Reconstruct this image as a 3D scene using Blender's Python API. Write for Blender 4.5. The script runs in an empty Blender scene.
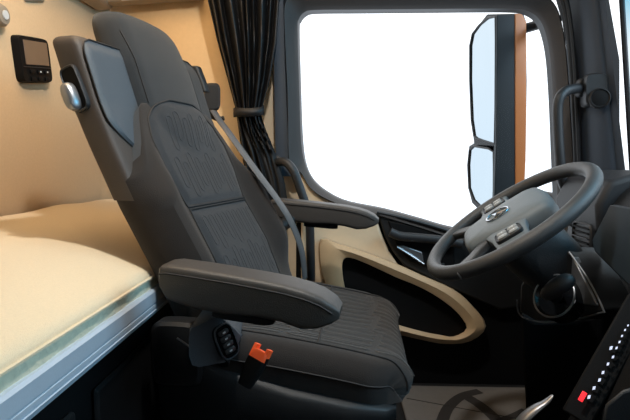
import bpy, bmesh, math, random
from mathutils import Vector, Matrix
random.seed(4)
S = bpy.context.scene
COL = S.collection
PI = math.pi

# ------------------------------------------------------------------ camera
F = 500.0
YAW = math.radians(2.3); PITCH = math.radians(5.7)
CAM = Vector((0, 0, .80))
fwd = Vector((-math.sin(YAW)*math.cos(PITCH), math.cos(YAW)*math.cos(PITCH), -math.sin(PITCH)))
right = Vector((math.cos(YAW), math.sin(YAW), 0))
up = right.cross(fwd)
cd = bpy.data.cameras.new('camera'); cam = bpy.data.objects.new('camera', cd); COL.objects.link(cam)
cd.sensor_width = 36; cd.lens = 36*F/630; cd.clip_start = .02
M3 = Matrix((right, up, -fwd)).transposed()
cam.matrix_world = Matrix.Translation(CAM) @ M3.to_4x4()
S.camera = cam

def ray(px, py): return fwd + right*((px-315)/F) + up*((210-py)/F)
def at(px, py, Y):
    d = ray(px, py); return CAM + d*((Y-CAM.y)/d.y)
def atX(px, py, X):
    d = ray(px, py); return CAM + d*((X-CAM.x)/d.x)
def atZ(px, py, Z):
    d = ray(px, py); return CAM + d*((Z-CAM.z)/d.z)

# ------------------------------------------------------------------ materials
def lin(c):
    return tuple((v/255/12.92 if v/255 <= .04045 else ((v/255+.055)/1.055)**2.4) for v in c)
def mat(name, rgb, rough=.6, metal=0, noise=None, var=.12, bump=0, bscale=None, emit=None, spec=.5, coat=0, sheen=0):
    m = bpy.data.materials.new(name); m.use_nodes = True
    nt = m.node_tree; b = nt.nodes['Principled BSDF']
    c = lin(rgb)
    b.inputs['Roughness'].default_value = rough; b.inputs['Metallic'].default_value = metal
    b.inputs['Specular IOR Level'].default_value = spec
    b.inputs['Coat Weight'].default_value = coat
    b.inputs['Sheen Weight'].default_value = sheen
    tc = nt.nodes.new('ShaderNodeTexCoord')
    nz = nt.nodes.new('ShaderNodeTexNoise'); nz.inputs['Scale'].default_value = noise or 30; nz.inputs['Detail'].default_value = 4
    nt.links.new(tc.outputs['Object'], nz.inputs['Vector'])
    rp = nt.nodes.new('ShaderNodeMix'); rp.data_type = 'RGBA'
    rp.inputs[6].default_value = tuple(v*(1-var) for v in c)+(1,)
    rp.inputs[7].default_value = tuple(min(1, v*(1+var)) for v in c)+(1,)
    nt.links.new(nz.outputs['Fac'], rp.inputs[0]); nt.links.new(rp.outputs[2], b.inputs['Base Color'])
    if bump:
        n2 = nt.nodes.new('ShaderNodeTexNoise'); n2.inputs['Scale'].default_value = bscale or 400; n2.inputs['Detail'].default_value = 2
        nt.links.new(tc.outputs['Object'], n2.inputs['Vector'])
        bp = nt.nodes.new('ShaderNodeBump'); bp.inputs['Strength'].default_value = bump; bp.inputs['Distance'].default_value = .002
        nt.links.new(n2.outputs['Fac'], bp.inputs['Height']); nt.links.new(bp.outputs['Normal'], b.inputs['Normal'])
    if emit:
        b.inputs['Emission Color'].default_value = lin(rgb)+(1,); b.inputs['Emission Strength'].default_value = emit
    return m
def glass_mat(name, tint=(1, 1, 1), refl=.06):
    m = bpy.data.materials.new(name); m.use_nodes = True; nt = m.node_tree
    nt.nodes.remove(nt.nodes['Principled BSDF']); out = nt.nodes['Material Output']
    t = nt.nodes.new('ShaderNodeBsdfTransparent'); t.inputs[0].default_value = tint+(1,)
    g = nt.nodes.new('ShaderNodeBsdfGlossy'); g.inputs['Roughness'].default_value = .01
    lw = nt.nodes.new('ShaderNodeLayerWeight'); lw.inputs['Blend'].default_value = .25
    mx = nt.nodes.new('ShaderNodeMixShader'); mm = nt.nodes.new('ShaderNodeMath'); mm.operation = 'MULTIPLY'; mm.inputs[1].default_value = refl*4
    ad = nt.nodes.new('ShaderNodeMath'); ad.operation = 'ADD'; ad.inputs[1].default_value = refl*.5
    nt.links.new(lw.outputs['Fresnel'], mm.inputs[0]); nt.links.new(mm.outputs[0], ad.inputs[0])
    nt.links.new(ad.outputs[0], mx.inputs[0]); nt.links.new(t.outputs[0], mx.inputs[1]); nt.links.new(g.outputs[0], mx.inputs[2])
    nt.links.new(mx.outputs[0], out.inputs[0]); return m

MT = dict(
    fabric=mat('seat_fabric', (49, 51, 53), .92, noise=60, var=.12, bump=.5, bscale=900, sheen=.15, spec=.2),
    fabric_side=mat('seat_side_fabric', (43, 39, 37), .9, noise=40, var=.14, bump=.4, bscale=700, sheen=.15, spec=.2),
    panel=mat('seat_panel_fabric', (48, 50, 53), .92, noise=60, var=.12, bump=.5, bscale=900, sheen=.15, spec=.2),
    panel_seat=mat('cushion_panel_fabric', (50, 48, 47), .92, noise=60, var=.14, bump=.5, bscale=900, sheen=.15, spec=.2),
    pod=mat('control_pod_plastic', (66, 71, 77), .45, noise=120, var=.08, bump=.3, bscale=700),
    stitch=mat('stitch_thread', (86, 84, 83), .85, noise=300, var=.1),
    stitch_back=mat('stitch_thread_dim', (68, 69, 72), .85, noise=300, var=.1),
    piping=mat('piping', (40, 38, 38), .8, noise=200),
    wing=mat('wing_leatherette', (72, 79, 86), .55, noise=80, var=.06, bump=.3, bscale=600),
    shell=mat('seat_shell_vinyl', (66, 58, 53), .6, noise=60, var=.08, bump=.3, bscale=500),
    arm=mat('armrest_vinyl', (64, 60, 57), .5, noise=80, var=.08, bump=.3, bscale=700),
    plastic=mat('black_plastic', (21, 22, 24), .5, noise=120, var=.1, bump=.25, bscale=800),
    plastic2=mat('charcoal_plastic', (40, 42, 45), .45, noise=120, var=.1, bump=.3, bscale=700),
    deep=mat('deep_black_plastic', (9, 10, 12), .65, noise=120, var=.1, bump=.2, bscale=600, spec=.2),
    housing=mat('mirror_housing_plastic', (26, 36, 42), .55, noise=20, var=.05, spec=.3),
    gloss=mat('gloss_black', (16, 17, 20), .12, noise=20, var=.05, coat=.3),
    dash=mat('dash_plastic', (24, 28, 33), .55, noise=90, var=.1, bump=.4, bscale=600),
    pillar=mat('pillar_plastic', (50, 60, 72), .6, noise=60, var=.06, bump=.2, bscale=600),
    frame=mat('window_frame_plastic', (52, 49, 48), .6, noise=60, var=.06, bump=.2, bscale=600),
    post=mat('post_plastic', (88, 82, 78), .6, noise=60, var=.06, bump=.2, bscale=600),
    rubber=mat('rubber', (24, 25, 28), .5, noise=90),
    wheel=mat('wheel_leather', (64, 66, 68), .42, noise=120, var=.06, bump=.35, bscale=900),
    button=mat('wheel_button', (138, 142, 142), .5, noise=100, var=.05),
    hub=mat('wheel_hub_plastic', (104, 114, 120), .5, noise=100, var=.05, bump=.25, bscale=900),
    chrome=mat('chrome', (200, 203, 208), .18, metal=1, noise=40, var=.04),
    satin=mat('satin_silver', (150, 152, 156), .35, metal=.8, noise=60, var=.05),
    alu=mat('aluminium_rail', (196, 206, 218), .38, metal=.2, noise=25, var=.05, bump=.1, bscale=300),
    wall=mat('beige_felt', (208, 180, 145), .95, noise=160, var=.07, bump=.5, bscale=600, sheen=.1, spec=.1),
    wall2=mat('beige_side_trim', (224, 192, 148), .8, noise=90, var=.05, bump=.2, bscale=500, spec=.2),
    cream=mat('cream_door_plastic', (216, 197, 168), .6, noise=80, var=.04, bump=.2, bscale=700),
    tan=mat('tan_pocket_plastic', (196, 166, 128), .55, noise=80, var=.05, bump=.25, bscale=700),
    mattress=mat('mattress_cover', (224, 204, 172), .95, noise=300, var=.08, bump=.5, bscale=700, sheen=.2, spec=.1),
    ticking=mat('mattress_side_fabric', (212, 205, 180), .95, noise=90, var=.22, bump=1, bscale=160, spec=.1),
    curtain=mat('curtain_cloth', (18, 18, 20), .55, noise=60, var=.12, bump=.2, bscale=500),
    belt=mat('belt_webbing', (96, 94, 94), .55, noise=400, var=.1, bump=.5, bscale=1200),
    orange=mat('orange_plastic', (240, 92, 44), .4, noise=60, var=.05, emit=.12),  # faint emission added to brighten the plastic, not a lamp
    copper=mat('copper_paint', (160, 100, 52), .35, noise=60, var=.05, emit=.05, coat=.3),  # slight glow lifts the paint, the strip itself is unlit
    mirror=mat('mirror_glass', (178, 188, 194), .03, metal=1, noise=5, var=.01),
    screen=mat('screen_glass', (110, 92, 78), .2, noise=15, var=.1, coat=.2),
    display=mat('display_glass', (30, 42, 50), .45, noise=10, var=.1),
    mat_light=mat('floor_mat_cover', (112, 108, 104), .9, noise=60, var=.1, bump=.5, bscale=500),
    mat_dark=mat('floor_mat_print', (46, 43, 42), .9, noise=60, var=.1),
    floor=mat('floor_rubber', (22, 22, 24), .8, noise=80, var=.15, bump=.4, bscale=300),
    ceil=mat('headliner', (150, 138, 122), .95, noise=120, var=.06, bump=.3, bscale=500),
    white_led=mat('white_led', (205, 212, 235), .4, noise=20, var=.02, emit=.7),
    red_led=mat('red_led', (235, 40, 50), .4, noise=20, var=.02, emit=1.3),
    icon=mat('icon_print', (205, 210, 214), .5, noise=20, var=.02),
    glass=glass_mat('window_glass', (.98, .99, 1), .008),
    windshield=glass_mat('windshield_glass', (.50, .56, .59), .008),
)

_nt = MT['windshield'].node_tree
_tc = _nt.nodes.new('ShaderNodeTexCoord'); _sx = _nt.nodes.new('ShaderNodeSeparateXYZ'); _cr = _nt.nodes.new('ShaderNodeValToRGB')
_nt.links.new(_tc.outputs['Object'], _sx.inputs[0]); _mr = _nt.nodes.new('ShaderNodeMapRange')
_mr.inputs[1].default_value = .7; _mr.inputs[2].default_value = 1.5
_nt.links.new(_sx.outputs['Z'], _mr.inputs[0]); _nt.links.new(_mr.outputs[0], _cr.inputs[0])
_e = _cr.color_ramp.elements; _e[0].color = (.52, .56, .58, 1); _e[1].color = (.06, .30, .42, 1)
_e[0].position = .55; _e[1].position = .78
_nt.links.new(_cr.outputs[0], [n for n in _nt.nodes if n.type == 'BSDF_TRANSPARENT'][0].inputs[0])
# ------------------------------------------------------------------ mesh helpers
def obj(name, bm, m, parent=None, smooth=True, sub=0, bev=0, solid=0, bseg=2):
    me = bpy.data.meshes.new(name)
    bmesh.ops.recalc_face_normals(bm, faces=bm.faces[:])
    bm.to_mesh(me); bm.free()
    for p in me.polygons: p.use_smooth = smooth
    o = bpy.data.objects.new(name, me); COL.objects.link(o)
    for mm in (m if isinstance(m, list) else [m]): me.materials.append(mm)
    if parent: o.parent = parent
    if solid:
        s = o.modifiers.new('sol', 'SOLIDIFY'); s.thickness = solid; s.offset = 0
    if bev:
        b = o.modifiers.new('bev', 'BEVEL'); b.width = bev; b.segments = bseg; b.limit_method = 'ANGLE'; b.angle_limit = .6
        b.harden_normals = False
    if sub:
        s = o.modifiers.new('sub', 'SUBSURF'); s.levels = sub; s.render_levels = sub
    if smooth and not sub:
        me.set_sharp_from_angle(angle=.7) if hasattr(me, 'set_sharp_from_angle') else None
    return o
def empty(name, loc, label, cat, group=None, rot=(0, 0, 0)):
    o = bpy.data.objects.new(name, None); COL.objects.link(o)
    o.location = loc; o.rotation_euler = rot; o.empty_display_size = .05
    tag(o, label, cat, group); return o
def tag(o, label, cat, group=None):
    o['label'] = label; o['category'] = cat
    if group: o['group'] = group
    return o
def struct(o): o['kind'] = 'structure'; return o

def loft(rings, caps=True, closed=True, bm=None):
    bm = bm or bmesh.new()
    vs = [[bm.verts.new(p) for p in r] for r in rings]
    n = len(vs[0])
    for a, b in zip(vs, vs[1:]):
        for i in range(n if closed else n-1):
            j = (i+1) % n
            bm.faces.new((a[i], a[j], b[j], b[i]))
    if caps and closed:
        bm.faces.new(list(reversed(vs[0]))); bm.faces.new(vs[-1])
    return bm
def crom(pts, n=8, closed=False):
    pts = [Vector(p) for p in pts]; out = []; N = len(pts)
    rng = range(N if closed else N-1)
    for i in rng:
        if closed: p0, p1, p2, p3 = pts[i-1], pts[i], pts[(i+1) % N], pts[(i+2) % N]
        else: p0, p1, p2, p3 = pts[max(i-1, 0)], pts[i], pts[i+1], pts[min(i+2, N-1)]
        for k in range(n):
            t = k/n
            out.append(.5*((2*p1)+(p2-p0)*t+(2*p0-5*p1+4*p2-p3)*t*t+(3*p1-p0-3*p2+p3)*t**3))
    if not closed: out.append(pts[-1])
    return out
def tube(path, r, seg=8, closed=False, bm=None, flat=1.0, upv=Vector((0, 0, 1))):
    path = [Vector(p) for p in path]; rings = []; N = len(path)
    prev = None
    for i, p in enumerate(path):
        a = path[i-1] if (i or closed) else p
        b = path[(i+1) % N] if (i < N-1 or closed) else p
        t = (b-a).normalized()
        if prev is None:
            u = upv if abs(t.dot(upv)) < .95 else Vector((0, 1, 0))
        else: u = prev
        n1 = (u - t*u.dot(t)).normalized(); n2 = t.cross(n1); prev = n1
        rr = r[i] if isinstance(r, (list, tuple)) else r
        rings.append([p + n1*(rr*flat*math.cos(2*PI*k/seg)) + n2*(rr*math.sin(2*PI*k/seg)) for k in range(seg)])
    if closed: rings.append(rings[0])
    bm = bm or bmesh.new()
    if closed:
        vs = [[bm.verts.new(p) for p in rg] for rg in rings[:-1]]
        for i in range(N):
            a, b = vs[i], vs[(i+1) % N]
            for k in range(seg):
                j = (k+1) % seg; bm.faces.new((a[k], a[j], b[j], b[k]))
        return bm
    return loft(rings, True, True, bm)
def sell(hw, hh, e=4, n=24):
    out = []
    for k in range(n):
        a = 2*PI*k/n; c, s = math.cos(a), math.sin(a)
        out.append((hw*math.copysign(abs(c)**(2/e), c), hh*math.copysign(abs(s)**(2/e), s)))
    return out
def box(c, h, bm=None, rot=None):
    bm = bm or bmesh.new(); c = Vector(c); h = Vector(h)
    R = rot or Matrix.Identity(3)
    v = [bm.verts.new(c + R @ Vector((sx*h.x, sy*h.y, sz*h.z))) for sx in (-1, 1) for sy in (-1, 1) for sz in (-1, 1)]
    for f in ((0, 1, 3, 2), (4, 6, 7, 5), (0, 4, 5, 1), (2, 3, 7, 6), (0, 2, 6, 4), (1, 5, 7, 3)):
        bm.faces.new([v[i] for i in f])
    return bm
def slab(loop, off, bm=None):
    """closed polygon loop extruded by vector off"""
    bm = bm or bmesh.new(); off = Vector(off)
    a = [bm.verts.new(p) for p in loop]; b = [bm.verts.new(Vector(p)+off) for p in loop]
    n = len(a)
    bm.faces.new(a); bm.faces.new(list(reversed(b)))
    for i in range(n):
        j = (i+1) % n; bm.faces.new((a[j], a[i], b[i], b[j]))
    return bm
def grid(fn, nu, nv, bm=None):
    bm = bm or bmesh.new()
    v = [[bm.verts.new(fn(i/nu, j/nv)) for j in range(nv+1)] for i in range(nu+1)]
    for i in range(nu):
        for j in range(nv):
            bm.faces.new((v[i][j], v[i+1][j], v[i+1][j+1], v[i][j+1]))
    return bm
def interp(tab, x):
    if x <= tab[0][0]: return tab[0][1]
    for (a, va), (b, vb) in zip(tab, tab[1:]):
        if x <= b:
            t = (x-a)/(b-a); return va+(vb-va)*t
    return tab[-1][1]
def sstep(a, b, x):
    t = min(1, max(0, (x-a)/(b-a))); return t*t*(3-2*t)

# ================================================================== SETTING
XB = -.86; YS = 1.83; ZC = 1.78
# floor
struct(obj('floor', box((.15, .62, -.02), (1.15, 1.25, .02)), MT['floor'], smooth=False))
# ceiling
struct(obj('ceiling', box((.1, .62, ZC+.02), (1.1, 1.25, .02)), MT['ceil'], smooth=False))
# back wall with a soft corner into the side wall
def prof_wall(path, z0, z1):
    bm = bmesh.new(); lo = [bm.verts.new((x, y, z0)) for x, y in path]; hi = [bm.verts.new((x, y, z1)) for x, y in path]
    for i in range(len(path)-1): bm.faces.new((lo[i], lo[i+1], hi[i+1], hi[i]))
    return bm
R_ = .05
arc = [(XB+R_-R_*math.cos(a*PI/16), YS-R_+R_*math.sin(a*PI/16)) for a in range(9)]
struct(obj('wall_back', prof_wall([(XB, -.6)]+arc, 0, ZC), MT['wall'], solid=.01))
struct(obj('wall_left', prof_wall([(XB+R_+.002, YS+.003), (-.15, YS+.003)], 0, ZC), MT['wall2'], solid=.01))
# lighter strip moulding down the corner seam
struct(obj('trim_1', tube([(XB+.02, YS-.012, .66), (XB+.016, YS-.012, 1.2), (XB+.022, YS-.012, 1.36)], .004, 6), MT['wall2']))
# unseen passenger side wall, its window opening kept small to limit fill light
bm = bmesh.new()
box((.1, -.62, .48), (.96, .02, .48), bm); box((.1, -.62, 1.58), (.96, .02, .20), bm)
box((-.38, -.62, 1.17), (.48, .02, .21), bm); box((.92, -.62, 1.17), (.14, .02, .21), bm)
struct(obj('wall_right', bm, MT['frame'], smooth=False))

# door -----------------------------------------------------------------
win_in = [(299.5, 30), (301, 21), (306, 15), (316, 12.5), (360, 12), (420, 11.5), (470, 11), (510, 11), (525, 13), (536, 20), (543, 33), (548, 58), (551, 100), (553, 150), (555, 200),
          (554, 225), (540, 233), (500, 234), (452, 227), (420, 218), (385, 208.5), (350, 201.5), (332, 194), (316, 182), (307, 166), (303, 140), (301, 90)]
win_out = [(284, 30), (284, 5), (290, -6), (308, -8), (360, -8), (420, -8), (470, -8), (515, -8), (542, -6), (556, 6), (563, 28), (567, 58), (570, 100), (573, 150), (576, 200),
           (577, 238), (560, 252), (500, 250), (452, 238), (420, 228), (383, 217), (348, 207), (326, 199), (310, 188), (300, 172), (289, 168), (287, 95)]
win = empty('window_1', at(430, 230, 1.75), 'x', 'window'); del win['label']; del win['category']; struct(win)
def W(o):   # parent keeping world placement
    o.parent = win; o.matrix_parent_inverse = Matrix.Translation(-win.location); return o
def ringloft(loops, bm=None):
    bm = bm or bmesh.new()
    vs = [[bm.verts.new(p) for p in l] for l in loops]; n = len(vs[0])
    for a, b in zip(vs, vs[1:]):
        for i in range(n):
            j = (i+1) % n; bm.faces.new((a[i], a[j], b[j], b[i]))
    return bm
def blend(a, b, t): return [(x0+(x1-x0)*t, y0+(y1-y0)*t) for (x0, y0), (x1, y1) in zip(a, b)]
cl = lambda pts, Y, n=4: crom([at(x, y, Y) for x, y in pts], n, True)
L0 = cl(win_in, 1.77); L1 = cl(blend(win_in, win_out, .12), 1.735); L2 = cl(blend(win_in, win_out, .35), 1.715); L3 = cl(blend(win_in, win_out, .95), 1.69); L4 = cl(win_out, 1.71)
L5 = [p+Vector((0, .07, 0)) for p in L4]
W(obj('window_frame', ringloft([L1, L2, L3, L4, L5]), MT['frame']))
W(obj('window_seal', ringloft([[p+Vector((0, .02, 0)) for p in L0], L0, L1]), MT['rubber']))
bm = bmesh.new(); bm.faces.new([bm.verts.new(p) for p in cl(win_in, 1.775)]); W(obj('pane', bm, MT['glass'], smooth=False))

door = empty('door_1', at(400, 400, 1.75), 'x', 'door'); del door['label']; del door['category']; struct(door)
def D(o): o.parent = door; o.matrix_parent_inverse = Matrix.Translation(-door.location); return o
def poly(pts, Y, th, name, m, bev=.006, n=0, par=D, sub=0):
    P = [at(x, y, Y) for x, y in pts]
    if n: P = crom(P, n, True)
    o = obj(name, slab(P, (0, th, 0)), m, bev=bev, sub=sub)
    return par(o) if par else o
# lower black door skin
poly([(296, 200), (384, 217), (430, 228), (500, 242), (620, 246), (625, 405), (296, 405)], 1.745, .03, 'door_skin', MT['deep'])
# cream upper panel
poly([(301, 172), (307, 181), (315, 190), (328, 200), (348, 208.5), (376, 216), (381, 232), (389, 252), (399, 266), (430, 284), (430, 300), (330, 330), (301, 330)], 1.705, .045, 'upper_panel', MT['cream'], bev=.008)
# tan pocket surround in front of it
po = [(321, 239), (340, 244), (365, 252), (395, 263), (424, 276), (453, 289), (472, 305), (486, 326), (471, 341), (446, 344), (422, 340), (390, 332), (355, 318), (336, 303), (325, 285), (319, 260)]
pi_ = [(343, 260), (350, 257.5), (368, 264), (396, 277), (418, 286), (438, 297), (457, 312), (467, 328), (454, 336.5), (440, 335), (422, 331.5), (392, 323), (362, 311), (349, 300), (344, 285), (342, 270)]
def shift(l, d): return [p+Vector(d) for p in l]
A0 = cl(po, 1.70, 3); A1 = cl(blend(po, pi_, .06), 1.655, 3); A2 = cl(blend(po, pi_, .5), 1.645, 3); A3 = cl(pi_, 1.655, 3); A4 = cl(blend(po, pi_, 1.02), 1.70, 3)
D(obj('pocket_surround', ringloft([A0, A1, A2, A3, A4]), MT['tan']))
bm = bmesh.new(); bm.faces.new([bm.verts.new(p) for p in cl(blend(po, pi_, .98), 1.695, 3)]); D(obj('pocket_lining', bm, MT['deep'], smooth=False))
# black control recess
bz = [(377, 212), (400, 217), (430, 225), (462, 235), (500, 246), (560, 252), (565, 300), (500, 310), (455, 290), (425, 276), (404, 266), (393, 252), (385, 236)]
poly(bz, 1.70, .05, 'control_panel', MT['plastic'], bev=.006)
bi = [(388, 221), (405, 224), (432, 231), (455, 239), (455, 268), (430, 268), (410, 262), (398, 248)]
poly(bi, 1.694, .02, 'handle_recess', MT['deep'], bev=.004)
B = D(obj('rim', tube(crom([at(x, y, 1.692) for x, y in bz[:5]], 6), .006, 8), MT['plastic2']))
B['label'] = 'charcoal lip along the window sill'
bar = [(390, 232), (400, 236), (416, 237.5), (440, 240), (462, 244)]
D(obj('pull_bar', tube(crom([at(x, y, 1.668) for x, y in bar], 6), .0155, 12, flat=.75, upv=Vector((0, 1, 0))), MT['plastic2']))
hl = [(396, 246), (404, 246), (422, 252), (424, 262), (414, 258)]
poly(hl, 1.685, .012, 'door_lever', MT['satin'], bev=.003)
D(obj('lever_edge', tube([at(397, 247, 1.68), at(410, 255, 1.68), at(424, 264, 1.68)], .004, 8), MT['chrome']))
# switch row near the front of the recess
for k in range(3):
    p = at(432+k*9, 262+k*3.5, 1.69)
    D(obj('window_switch', box(p, (.011, .006, .008)), MT['plastic2'], bev=.003))

# A pillar trim, from door frame to windshield
def pillar_ring(yl, xl, xr, yr, Yl, Yr):
    a = at(xl, yl, Yl); b = at(xr, yr, Yr)
    n = 10; out = []
    for k in range(n+1):
        t = k/n; p = a.lerp(b, t); q = Vector((-.35, -1, 0)).normalized()
        out.append(p + q*(.02*math.sin(PI*min(1, t*1.25))**.7 if t < .8 else .02*math.sin(PI*1.0)+0) )
    back = [b+Vector((.02, .06, 0)), a+Vector((0, .08, 0))]
    return out+back
rg = []
for yl, xl, xr, yr in ((-30, 572, 601, -30), (0, 574, 605, 0), (50, 578, 611, 50), (100, 581, 617, 100), (150, 583, 623, 150), (200, 585, 629, 200), (235, 586, 632, 235)):
    rg.append(pillar_ring(yl, xl, xr, yr, 1.69, 1.58))
struct(obj('trim_2', loft(rg), MT['pillar']))
# door gap seals between door frame and pillar
bm = tube(crom([at(x, y, 1.68) for x, y in ((556, -22), (566, 0), (571, 30), (574.5, 70), (577, 120), (579, 170), (581, 235))], 6), .008, 8)
tube(crom([at(x, y, 1.685) for x, y in ((548, -22), (560, -4), (566, 20), (570, 60), (573, 110), (575.5, 170), (577, 235))], 6), .006, 8, bm=bm)
struct(obj('trim_3', bm, MT['rubber']))
# roof header above the window
bm = bmesh.new()
a = at(262, -7, 1.70); b = at(604, -7, 1.70)
box(((a.x+b.x)/2, 1.74, (a.z+ZC)/2), ((b.x-a.x)/2, .035, (ZC-a.z)/2), bm)
struct(obj('trim_4', bm, MT['frame'], bev=.01))
# lower outer filler in front of door under the pillar, body side
bm = bmesh.new(); box((1.0, 1.76, .33), (.2, .02, .33), bm); struct(obj('trim_5', bm, MT['deep'], smooth=False))
a = at(545, -30, 1.78); b = at(590, 260, 1.78)
struct(obj('trim_8', slab([at(x, y, 1.745) for x, y in ((553, -25), (605, -25), (620, 60), (620, 260), (578, 260), (576, 150), (572, 60), (566, 20))], (0, .03, 0)), MT['deep'], bev=.003))
# B pillar post
rgb = []
for y, x0, x1 in ((-10, 272, 285), (60, 273, 286.5), (120, 274, 289), (160, 275, 291), (176, 276, 292)):
    a = at(x0, y, 1.72); b = at(x1, y, 1.72)
    rgb.append([a+Vector((0, .08, 0)), a, a+Vector((.005, -.015, 0)), a.lerp(b, .5)+Vector((0, -.02, 0)), b+Vector((-.005, -.015, 0)), b, b+Vector((0, .08, 0))])
struct(obj('trim_6', loft(rgb), MT['pillar']))
# beige inner post below the curtain
bm = slab([at(x, y, 1.765) for x, y in ((262, 60), (272, 60), (280, 165), (302, 172), (302, 330), (262, 330))], (0, .03, 0))
struct(obj('trim_7', bm, MT['cream'], bev=.004))

# overhead ledge at the top of the side wall
xr_ = at(199, 1, 1.76).x
oh = tag(obj('overhead_shelf', slab([(XB+.05, 1.765, 1.343), (xr_, 1.765, 1.362), (xr_, YS-.004, 1.362), (XB+.05, YS-.004, 1.343)], (0, 0, .06)), MT['ceil'], bev=.010), 'beige overhead shelf edge above the curtain end of the bunk', 'shelf')
obj('shelf_lip', slab([(-.74, 1.757, 1.347), (xr_, 1.757, 1.365), (xr_, 1.766, 1.365), (-.74, 1.766, 1.347)], (0, 0, .012)), MT['icon'], oh, bev=.003)['label'] = 'pale lip of the shelf'
obj('back_ledge', slab([(XB+.006, 1.2, 1.325), (XB+.07, 1.2, 1.34), (XB+.07, YS-.004, 1.34), (XB+.006, YS-.004, 1.325)], (0, 0, .06)), MT['ceil'], oh, bev=.015, bseg=3)

# back-wall recess at the top left
q = [atX(x, y, XB+.012) for x, y in ((24, -14), (46, -10), (45, 2), (26, 1))]
rc = tag(obj('wall_pocket', slab(q, (-.008, 0, 0)), MT['ceil'], bev=.004), 'small dark storage recess high on the back wall', 'storage recess')
qi = [atX(x, y, XB+.0165) for x, y in ((28, -12), (42, -9), (42, -.5), (29, -1.5))]
obj('recess_opening', slab(qi, (-.004, 0, 0)), MT['deep'], rc, bev=.002)
kn = atX(0, 15, XB+.02)
bm = loft([[(XB+.012+d, kn.y+r*math.cos(t*PI/10), kn.z+r*math.sin(t*PI/10)) for t in range(20)] for d, r in ((0, .028), (.012, .028), (.02, .022), (.022, .012))])
kb = tag(obj('wall_lamp', bm, MT['ceil']), 'round beige wall lamp at the left edge of the back wall', 'lamp')
obj('lens', loft([[(XB+.032+d, kn.y+r*math.cos(t*PI/10), kn.z+r*math.sin(t*PI/10)) for t in range(20)] for d, r in ((0, .012), (.004, .011))]), MT['icon'], kb)

# windshield + front
def ws(u, v):   # u across from left pillar to passenger side, v up
    y = 1.575-2.15*u
    x = .925+.22*max(0, math.sin(PI*u))**.8 - .12*(v)
    return Vector((x, y, .70+1.0*v))
wsn = empty('window_2', (1.05, .5, .7), 'x', 'w'); del wsn['label']; del wsn['category']; struct(wsn)
o = obj('pane', grid(ws, 16, 6), MT['windshield']); o.parent = wsn; o.matrix_parent_inverse = Matrix.Translation(-wsn.location)
o = obj('window_seal', tube([ws(0, k/6)+Vector((-.004, .006, 0)) for k in range(7)], .008, 8), MT['rubber']); o.parent = wsn; o.matrix_parent_inverse = Matrix.Translation(-wsn.location)
bm = bmesh.new(); box((1.12, .53, .34), (.03, 1.13, .34), bm); struct(obj('wall_front', bm, MT['deep'], smooth=False))

# ================================================================== BUNK
bunk = empty('sleeper_bunk', (-.6, .6, 0), 'dark bunk base with bright aluminium front rail under the mattress', 'bunk')
def K(o, par): o.parent = par; o.matrix_parent_inverse = Matrix.Translation(-par.location); return o
K(obj('front_panel', box((-.375, .62, .255), (.012, 1.18, .253)), MT['deep'], smooth=False), bunk)
K(obj('platform', box((-.61, .615, .525), (.23, 1.19, .012)), MT['deep'], smooth=False), bunk)
# extruded rail with grooves
pr = [(-.352, .512), (-.336, .514), (-.334, .521), (-.3365, .522), (-.3365, .524), (-.335, .525), (-.335, .531), (-.3365, .532), (-.3365, .534), (-.335, .535), (-.335, .556), (-.339, .560), (-.352, .560)]
K(obj('front_rail', loft([[(x, y, z) for x, z in pr] for y in (-.55, .2, .8, 1.4, 1.80)]), MT['alu'], smooth=False), bunk)
lk = K(obj('locker_door', box((-.358, .44, .36), (.006, .20, .10)), MT['plastic'], bev=.008), bunk)
K(obj('locker_door', box((-.358, .90, .36), (.006, .20, .10)), MT['deep'], bev=.008), bunk)
K(obj('locker_ledge', box((-.33, .50, .43), (.028, .15, .012)), MT['plastic2'], bev=.006), bunk)

mt = empty('bunk_mattress', (-.6, .6, .54), 'beige fabric mattress lying on the bunk behind the seat', 'mattress')
def mprof(n=28):
    top = [(-.842, .60), (-.842, .648), (-.835, .659), (-.81, .662), (-.72, .654), (-.60, .644), (-.48, .628), (-.42, .616), (-.375, .603), (-.356, .596), (-.347, .588), (-.345, .582)]
    return crom([Vector((x, 0, z)) for x, z in top], 4)
def mtop(u, v):
    P = mprof(); i = u*(len(P)-1); k = min(int(i), len(P)-2); p = P[k].lerp(P[k+1], i-k)
    y = -.55+2.35*v
    return Vector((p.x, y, p.z + (.0035*math.sin(y*9+p.x*14) + .002*math.sin(y*23+p.x*31))*min(1, max(0, (-.40-p.x)/.1))))
bm = grid(mtop, 40, 60)
K(obj('cover', bm, MT['mattress']), mt)
def mside(u, v):
    y = -.55+2.35*v; z = .541+.044*u
    return Vector((-.344 - .006*(1-math.sin(PI*min(1, u*1.0))) + .001*math.sin(y*60), y, z))
K(obj('side_band', grid(mside, 6, 90), MT['ticking']), mt)['label'] = 'textured grey-green side of the mattress'
K(obj('edge_piping', tube([mtop(1, k/40)+Vector((.002, 0, -.001)) for k in range(41)], .003, 6), MT['mattress']), mt)
K(obj('underside', box((-.6, .625, .5475), (.235, 1.17, .006)), MT['ticking'], smooth=False), mt)

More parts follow.
